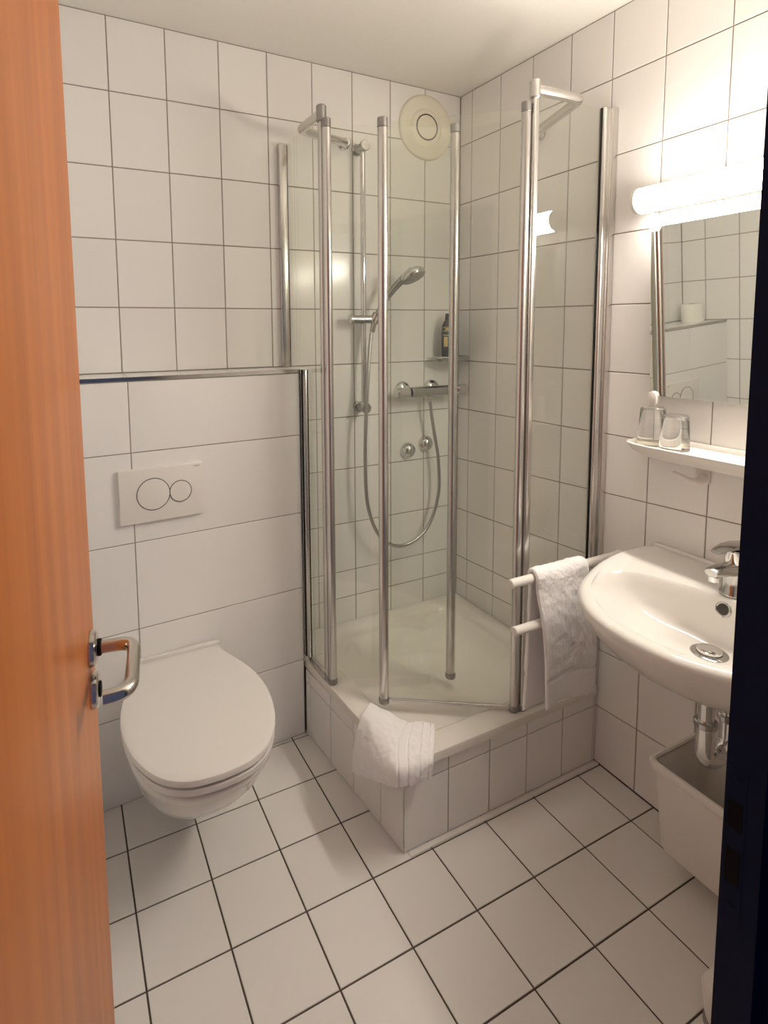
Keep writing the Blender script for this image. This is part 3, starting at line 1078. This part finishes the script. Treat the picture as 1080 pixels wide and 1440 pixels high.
trap = empty('sink_trap', (-0.22, -1.283, 0.60))
tag(trap, 'chrome bottle-bend waste trap under the wash basin', 'drain trap')
yT = -1.283
part('tail_pipe', rod((-0.235, yT, 0.540), (-0.235, yT, 0.672), 0.0180, 24), 'chrome', trap, 40)
part('flange', rod((-0.235, yT, 0.652), (-0.235, yT, 0.668), 0.0275, 28), 'chrome', trap, 40)
part('nut', rod((-0.235, yT, 0.535), (-0.235, yT, 0.553), 0.0265, 12, ch=0.003), 'chromed', trap, 30)
up = [(-0.235, yT, 0.540), (-0.235, yT, 0.480)]
for k in range(1, 21):
    a = PI * k / 20
    up.append((-0.186 - 0.049 * math.cos(a), yT, 0.475 - 0.043 * math.sin(a)))
up += [(-0.137, yT, 0.520), (-0.137, yT, 0.545)]
for k in range(1, 9):
    a = PI / 2 * k / 8
    up.append((-0.137 + 0.045 * (1 - math.cos(a)), yT, 0.550 + 0.045 * math.sin(a)))
up += [(-0.02, yT, 0.595), (-0.004, yT, 0.595)]
part('bend', tube(up, 0.0205, 32), 'chrome', trap, 60)
part('nut', rod((-0.137, yT, 0.520), (-0.137, yT, 0.538), 0.0270, 12, ch=0.003), 'chromed', trap, 30)
part('wall_rosette', lathe([(0.021, 0.012), (0.034, 0.009), (0.038, 0.0)], (-0.0005, yT, 0.595), (-1, 0, 0), 30), 'chrome', trap, 45)

# ------------------------------------------------------------------ waste bin (fixed to the wall)
bin_ = empty('waste_bin', (-0.115, -1.25, 0.07))
tag(bin_, 'open white plastic waste bin hung on the wall under the basin', 'bin')


def bin_ring(g, z, t=0.0):
    # tapers towards the bottom
    k = (z - 0.065) / 0.285
    x0 = -0.184 - 0.040 * k + t - g
    y0, y1 = -1.338 - 0.024 * k + t - g, -1.148 + 0.006 * k - t + g
    return [(x, y, z) for x, y in rrect(x0, -0.012 - t, y0, y1, 0.018, 5)]


part('body', loft([bin_ring(-0.012, 0.066), bin_ring(-0.003, 0.070), bin_ring(0, 0.080), bin_ring(0, 0.335), bin_ring(0, 0.345), bin_ring(0, 0.345, 0.003), bin_ring(0, 0.30, 0.003), bin_ring(0, 0.080, 0.003)]), 'plast', bin_, 40)
part('rim', loft([bin_ring(0.0005, 0.322), bin_ring(0.008, 0.322), bin_ring(0.009, 0.326), bin_ring(0.009, 0.344), bin_ring(0.006, 0.348), bin_ring(0.0, 0.348), bin_ring(-0.003, 0.344), bin_ring(-0.003, 0.335)], False, False), 'plast', bin_, 40)
part('wall_bracket', box(-0.014, -0.0005, -1.29, -1.22, 0.25, 0.32, bev=0.002), 'plast', bin_)

# ------------------------------------------------------------------ towel rail and towels
tr_ = empty('towel_rail', (-0.01, -0.858, 0.70))
tag(tr_, 'white double-arm towel rail sticking out beside the basin', 'towel rail')
part('bar', rod((-0.003, -0.856, 0.776), (-0.475, -0.858, 0.776), 0.0135, 24, ch=0.002), 'plast', tr_, 40)
part('bar', rod((-0.003, -0.872, 0.640), (-0.475, -0.876, 0.640), 0.0135, 24, ch=0.002), 'plast', tr_, 40)
part('wall_plate', box(-0.016, -0.0005, -0.892, -0.842, 0.615, 0.790, bev=0.006, seg=3), 'plast', tr_, 40)


def cloth_obj(name, rows, thick, sub, parent=None, amp=0.0015, freq=30):
    """surface through a grid of points, thickened, with small folds"""
    R = [catmull(r, sub) for r in rows]
    cols = [catmull([r[i] for r in R], sub) for i in range(len(R[0]))]
    nu, nv = len(cols), len(cols[0])
    P = [[cols[i][j] for i in range(nu)] for j in range(nv)]
    N = [[None] * nu for _ in range(nv)]
    for j in range(nv):
        for i in range(nu):
            du = P[j][min(i + 1, nu - 1)] - P[j][max(i - 1, 0)]
            dv = P[min(j + 1, nv - 1)][i] - P[max(j - 1, 0)][i]
            n = du.cross(dv)
            N[j][i] = n.normalized() if n.length > 1e-9 else Vector((0, 0, 1))
    return P, N, nu, nv


def cloth_mesh(P, N, nu, nv, thick, sign=1, amp=0.0015, freq=40, bands=None):
    bm = bmesh.new()
    F = []
    B = []
    for j in range(nv):
        fr, br = [], []
        for i in range(nu):
            u, v = i / (nu - 1), j / (nv - 1)
            p = P[j][i]
            e = min(u, 1 - u, v, 1 - v)
            rnd = min(1.0, e / 0.04)
            t = thick * (0.25 + 0.75 * math.sqrt(max(0, 1 - (1 - rnd) ** 2)))
            h = amp * noise.noise(p * freq) + amp * 0.6 * noise.noise(p * freq * 3)
            if bands:
                for b0, b1, dep, ax in bands:
                    q = u if ax == 'u' else v
                    if b0 < q < b1:
                        h = -dep
            fr.append(bm.verts.new(p + N[j][i] * sign * (t / 2 + h)))
            br.append(bm.verts.new(p - N[j][i] * sign * (t / 2)))
        F.append(fr)
        B.append(br)
    for j in range(nv - 1):
        for i in range(nu - 1):
            bm.faces.new((F[j][i], F[j][i + 1], F[j + 1][i + 1], F[j + 1][i]))
            bm.faces.new((B[j][i], B[j + 1][i], B[j + 1][i + 1], B[j][i + 1]))
    for j in range(nv - 1):
        bm.faces.new((F[j][0], F[j + 1][0], B[j + 1][0], B[j][0]))
        bm.faces.new((F[j][-1], B[j][-1], B[j + 1][-1], F[j + 1][-1]))
    for i in range(nu - 1):
        bm.faces.new((F[0][i], B[0][i], B[0][i + 1], F[0][i + 1]))
        bm.faces.new((F[-1][i], F[-1][i + 1], B[-1][i + 1], B[-1][i]))
    return bm


# towel over the upper bar: back flap, over the bar, front flap
rows = []
back = [(-0.835, 0.345), (-0.836, 0.45), (-0.836, 0.56), (-0.836, 0.68), (-0.835, 0.755)]
over = [(-0.838, 0.785), (-0.857, 0.7995), (-0.878, 0.786)]
front = [(-0.884, 0.74), (-0.896, 0.65), (-0.898, 0.55), (-0.894, 0.46), (-0.890, 0.385)]
path = back + over + front
for i, (y, z) in enumerate(path):
    t = i / (len(path) - 1)
    if i < 5:
        xl, xr = -0.392 + 0.004 * i, -0.185
    elif i < 8:
        xl, xr = -0.385 - 0.004 * (i - 5), -0.182
    else:
        k = (i - 8) / 4.0
        xl, xr = -0.392 + 0.038 * k, -0.180 + 0.034 * k
    row = []
    for q in range(6):
        s = q / 5
        x = xl + (xr - xl) * s
        zz, yy = z, y
        if i >= 11:
            zz += -0.012 + (0.008 * math.sin(s * 5)) + (0.0 if s > 0.3 else -0.004)
        if i == 0:
            zz += 0.010 * s
        if i >= 8:
            yy += 0.004 * math.sin(s * 7 + i)
        row.append((x, yy, zz))
    rows.append(row)
P_, N_, nu, nv = cloth_obj('t', rows, 0.012, 16)
bm = cloth_mesh(P_, N_, nu, nv, 0.013, sign=-1, amp=0.0024, freq=40, bands=[(0.893, 0.903, 0.0035, 'v'), (0.903, 0.985, 0.0005, 'v'), (0.088, 0.097, 0.0035, 'v'), (0.02, 0.088, 0.0005, 'v')])
tw = obj('hand_towel', bm, 'towel', None, 70)
tag(tw, 'white terry towel hanging over the upper towel rail bar', 'towel')

rows = [[(-0.763, -0.536, .300), (-0.733, -0.598, .299), (-0.710, -0.665, .299), (-0.670, -0.685, .299), (-0.639, -0.723, .300)],
        [(-0.821, -0.590, .308), (-0.813, -0.665, .309), (-0.790, -0.732, .309), (-0.733, -0.761, .308), (-0.667, -0.761, .306)],
        [(-0.853, -0.602, .226), (-0.851, -0.700, .258), (-0.833, -0.801, .297), (-0.778, -0.817, .296), (-0.714, -0.817, .293)],
        [(-0.851, -0.585, .130), (-0.851, -0.711, .203), (-0.837, -0.809, .250), (-0.782, -0.822, .246), (-0.724, -0.820, .244)]]
P_, N_, nu, nv = cloth_obj('t', rows, 0.016, 36)
bm = cloth_mesh(P_, N_, nu, nv, 0.018, sign=-1, amp=0.0034, freq=26,
                bands=[(0.535, 0.552, 0.0045, 'u'), (0.645, 0.662, 0.0045, 'u'), (0.552, 0.645, 0.0015, 'u'), (0.80, 0.812, 0.003, 'u'), (0.90, 0.912, 0.003, 'u')])
# orientation check: front side must face out and up
cl = obj('bath_mat', bm, 'towel', None, 70)
tag(cl, 'white folded terry mat draped over the front corner of the shower tray', 'bath mat')

# ------------------------------------------------------------------ mirror, lamp, shelf
MYc, MZc = -1.305, 1.556
mir = empty('wall_mirror', (-0.026, MYc, MZc))
mir.rotation_euler = Euler((0, math.radians(-3.0), math.radians(0.6)))
tag(mir, 'frameless rectangular mirror leaning from clips on the tiled wall', 'mirror')
bm = box(-0.003, 0.003, -0.355, 0.358, -0.247, 0.247, bev=0.0008, seg=1)
obj('mirror_pane', bm, 'mirror', mir)
for yy, zz, sgn in ((0.345, 0.247, 1), (0.345, -0.247, -1), (-0.345, 0.247, 1), (-0.345, -0.247, -1)):
    pts = rrect(yy - 0.013, yy + 0.013, zz - 0.022 + 0.008 * sgn, zz + 0.022 + 0.008 * sgn, 0.0125, 6)
    bm = prism(pts, -0.012, 0.016 if sgn < 0 else 0.022, bev=0.002, axis='x')
    obj('clip', bm, 'plast', mir, 40)

lamp = empty('mirror_lamp', (-0.02, -1.22, 1.882))
tag(lamp, 'glowing white tubular wall lamp above the mirror', 'lamp')
LY0, LY1, LZ = -0.930, -1.690, 1.880
part('diffuser', rod((-0.066, LY0 + 0.0, LZ), (-0.066, LY1, LZ), 0.036, 36, ch=0.008), 'lamp', lamp, 50)
part('end_cap', rod((-0.066, LY0 + 0.018, LZ), (-0.066, LY0 - 0.001, LZ), 0.0375, 36, ch=0.004), 'plast', lamp, 40)
part('end_cap', rod((-0.066, LY1 - 0.018, LZ), (-0.066, LY1 + 0.001, LZ), 0.0375, 36, ch=0.004), 'plast', lamp, 40)
part('wall_base', prism([(-0.0005, LZ - 0.030), (-0.0005, LZ + 0.037), (-0.066, LZ + 0.037), (-0.066, LZ + 0.030), (-0.052, LZ - 0.030)], LY1 + 0.002, LY0 - 0.002, bev=0.002, axis='y'), 'plast', lamp, 40)  # upper side shaped deeper to keep the tube's light off the wall above

SHZ = 1.176
shelf = obj('bathroom_shelf', bmesh.new(), 'plast')
bpy.data.objects.remove(shelf)
yl, yr = -0.918, -1.682
half = [(-0.0005, yl), (-0.06, yl), (-0.092, yl - 0.012), (-0.115, yl - 0.040), (-0.127, yl - 0.10)]
edge = [(p.x, p.y) for p in catmull([(x, y, 0) for x, y in half], 5)]
outl = edge + [(x, yl + yr - y) for x, y in edge[::-1]]


def shelf_ring(s, z, dx=0.0):
    c = Vector((-0.06, (yl + yr) / 2))
    r = []
    for x, y in outl:
        xx = -0.0005 if x > -0.001 else x + s * (1 if x < -0.03 else 0)
        k = 1 - s / 0.382
        r.append((min(-0.0005, xx), c.y + (y - c.y) * k, z))
    return r


bm = loft([shelf_ring(0.045, SHZ - 0.043), shelf_ring(0.028, SHZ - 0.038), shelf_ring(0.010, SHZ - 0.022), shelf_ring(0.001, SHZ - 0.007), shelf_ring(0.0, SHZ - 0.002), shelf_ring(0.003, SHZ), shelf_ring(0.007, SHZ), shelf_ring(0.010, SHZ - 0.004), shelf_ring(0.03, SHZ - 0.004)])
shelf = obj('bathroom_shelf', bm, 'plast', None, 45)
tag(shelf, 'long white shelf with rounded end below the mirror', 'shelf')
obj('back_lip', box(-0.010, -0.0006, yr + 0.02, yl - 0.03, SHZ - 0.004, SHZ + 0.010, bev=0.002), 'plast', shelf, 40)

# two upturned tumblers


def tumbler(loc, label):
    t = empty('drinking_glass', loc)
    tag(t, label, 'glass', 'upturned glasses on the shelf')
    H = 0.098
    prof = [(0.037, 0.0), (0.0385, 0.001), (0.0385, 0.004), (0.0335, H - 0.012), (0.0325, H - 0.004), (0.030, H), (0.0, H)]
    prof2 = [(0.0, H - 0.006), (0.0302, H - 0.0065), (0.0322, H - 0.012), (0.0372, 0.004), (0.0365, 0.0005), (0.037, 0.0)]
    obj('body', lathe(prof2[::-1] + [], (0, 0, 0), (0, 0, 1), 40, lathe(prof, (0, 0, 0), (0, 0, 1), 40)), 'clear', t, 40)
    for z in (0.030, 0.055):
        rr = 0.0385 - (0.0050) * z / (H - 0.012) + 0.0003
        ring = [(rr * math.cos(2 * PI * k / 40), rr * math.sin(2 * PI * k / 40), z) for k in range(41)]
        obj('etched_ring', tube(ring, 0.0004, 6, False), 'clear', t, 60)
    return t


tumbler((-0.066, -0.992, SHZ + 0.0085), 'clear upturned drinking glass on a white soap dish, nearer the shelf end')
tumbler((-0.083, -1.072, SHZ - 0.0035), 'clear upturned drinking glass standing directly on the shelf')
dish = obj('soap_dish', loft([oval_ring(-0.066, -0.992, 0.040 * a, 0.046 * a, z, 36) for a, z in ((0.85, SHZ - 0.0035), (0.97, SHZ - 0.002), (1.0, SHZ + 0.002), (1.0, SHZ + 0.006), (0.97, SHZ + 0.008), (0.6, SHZ + 0.008))]), 'cream', None, 50)
tag(dish, 'flat cream soap dish under the glass at the shelf end', 'soap dish')

hook = empty('robe_hook', (-0.004, -1.105, 1.105))
tag(hook, 'small grey-white wall hook under the shelf', 'hook')
part('wall_plate', box(-0.010, -0.0005, -1.128, -1.090, 1.075, 1.140, bev=0.003), 'plast', hook, 40)
hk = catmull([(-0.008, -1.114, 1.094), (-0.030, -1.112, 1.083), (-0.050, -1.100, 1.084), (-0.056, -1.078, 1.094), (-0.056, -1.056, 1.099)], 6)
part('arm', tube(hk, [0.014 - 0.0085 * i / (len(hk) - 1) for i in range(len(hk))], 16), 'plast', hook, 60)

# ------------------------------------------------------------------ toilet roll on the ledge (seen in the mirror)
tp = empty('toilet_roll', (-1.632, -0.115, LT))
tag(tp, 'white toilet paper roll standing on the tiled ledge, seen in the mirror', 'toilet paper')
obj('paper', lathe([(0.021, 0.0), (0.054, 0.0), (0.056, 0.003), (0.056, 0.097), (0.054, 0.100), (0.021, 0.100), (0.021, 0.0)], (0, 0, 0), (0, 0, 1), 40), 'paper', tp, 40)
obj('core', lathe([(0.019, 0.0005), (0.0208, 0.0005), (0.0208, 0.0995), (0.019, 0.0995), (0.019, 0.0005)], (0, 0, 0), (0, 0, 1), 30), 'card', tp, 40)

# ------------------------------------------------------------------ white tub on the floor by the door frame
tub = empty('plastic_tub', (-0.33, -1.47, 0))
tag(tub, 'white plastic tub on the floor mostly hidden by the dark door frame', 'tub')


def tub_ring(g, z):
    return [(x, y, z) for x, y in rrect(-0.436 - g, -0.275 + g, -1.56 - g, -1.405 + g, 0.03, 5)]


part('body', loft([tub_ring(-0.02, 0.001), tub_ring(-0.010, 0.004), tub_ring(-0.006, 0.02), tub_ring(0.0, 0.088), tub_ring(-0.003, 0.097), tub_ring(-0.015, 0.101)]), 'plast', tub, 45)
part('foot_ring', loft([tub_ring(-0.012, 0.0), tub_ring(-0.004, 0.0), tub_ring(-0.004, 0.008), tub_ring(-0.012, 0.008)], False, False), 'greyp', tub, 40)

# ------------------------------------------------------------------ door leaf and frame
E2 = Vector((-1.585, -1.112))
H2 = Vector((-1.690, -1.785))
dd = (H2 - E2).normalized()
dl = (H2 - E2).length
nn = Vector((-dd.y, dd.x))
if nn.x < 0:
    nn = -nn
ang = math.atan2(dd.y, dd.x)
door = empty('door_1', (E2.x, E2.y, 0.0))
door.rotation_euler = (0, 0, ang)             # local +x runs from the free edge to the hinges
tag(door, 'orange-brown wood veneer door standing open into the room', kind='structure')
sgn = 1 if Vector((-math.sin(ang), math.cos(ang))).dot(nn) > 0 else -1     # local y towards the visible face


def dbox(name, x0, x1, y0, y1, z0, z1, mat, bev=0.0, par=door):
    a, b = sorted((y0 * sgn, y1 * sgn))
    return obj(name, box(x0, x1, a, b, z0, z1, bev=bev), mat, par, 40)


dbox('leaf', 0.0, dl, -0.040, 0.0, 0.008, 2.04, 'wood', 0.002)


def dpt(x, y, z):
    return Vector((x, y * sgn, z))


HZ = 1.041
hd_ = obj('door_handle', tube([dpt(0.052, 0.004, HZ), dpt(0.052, 0.012, HZ)], 0.012, 18), 'steel', door, 40)
hpath = [dpt(0.052, 0.008, HZ), dpt(0.052, 0.030, HZ)] + arc_path(dpt(0.052, 0.036, HZ), dpt(0.052, 0.064, HZ), dpt(0.086, 0.064, HZ), 0.026, 8)[1:]
hpath += arc_path(dpt(0.10, 0.064, HZ), dpt(0.180, 0.064, HZ), dpt(0.184, 0.030, HZ), 0.024, 8)
obj('lever', tube(hpath, 0.0098, 20), 'steel', hd_, 60)
obj('neck_ring', rod(dpt(0.052, 0.010, HZ), dpt(0.052, 0.017, HZ), 0.0125, 24), 'black', hd_, 40)
obj('rosette', lathe([(0.0, 0.010), (0.022, 0.010), (0.0255, 0.008), (0.0265, 0.004), (0.0265, 0.0)], dpt(0.052, 0.0003, HZ), dpt(0, 1, 0), 36), 'steel', hd_, 40)
lk = obj('lock_rosette', lathe([(0.0, 0.010), (0.022, 0.010), (0.0255, 0.008), (0.0265, 0.004), (0.0265, 0.0)], dpt(0.052, 0.0003, HZ - 0.066), dpt(0, 1, 0), 36), 'steel', door, 40)
obj('turn_knob', rod(dpt(0.052, 0.010, HZ - 0.066), dpt(0.052, 0.0135, HZ - 0.066), 0.012, 24), 'black', lk, 40)

# steel frame of the doorway: strike jamb at the right, head and hinge jamb
jr = prism([(-1.000, -1.738), (-1.000, -1.776), (-0.983, -1.776), (-0.983, -1.90), (-0.90, -1.90), (-0.90, -1.875), (-0.955, -1.868), (-0.955, -1.748), (-0.90, -1.738)], 0.0, DZ + 0.02)
frame = obj('trim_1', jr, 'navy')
tag(frame, 'dark navy painted steel door frame at the right edge', kind='structure')
jl = prism([(DX0, -1.738), (DX0 - 0.03, -1.738), (DX0 - 0.03, -1.90), (DX0 - 0.01, -1.90), (DX0 - 0.01, -1.80), (DX0, -1.80)], 0.0, DZ + 0.02)
obj('hinge_jamb', jl, 'navy', frame)
obj('head', box(DX0 - 0.03, -0.90, -1.90, -1.738, DZ, DZ + 0.06), 'navy', frame)
for z0, z1 in ((0.985, 1.017), (0.922, 0.963)):
    obj('strike_hole', box(-1.0010, -0.9940, -1.757, -1.742, z0, z1, bev=0.0006, seg=1), 'black', frame)
obj('strike_plate', box(-1.0005, -0.9985, -1.7600, -1.7395, 0.885, 1.055, bev=0.0004, seg=1), 'navy', frame)
for z in (0.897, 1.042):
    obj('screw', lathe([(0.0, 0.0012), (0.0028, 0.001), (0.0036, 0.0)], (-1.0004, -1.750, z), (-1, 0, 0), 12), 'navy', frame)
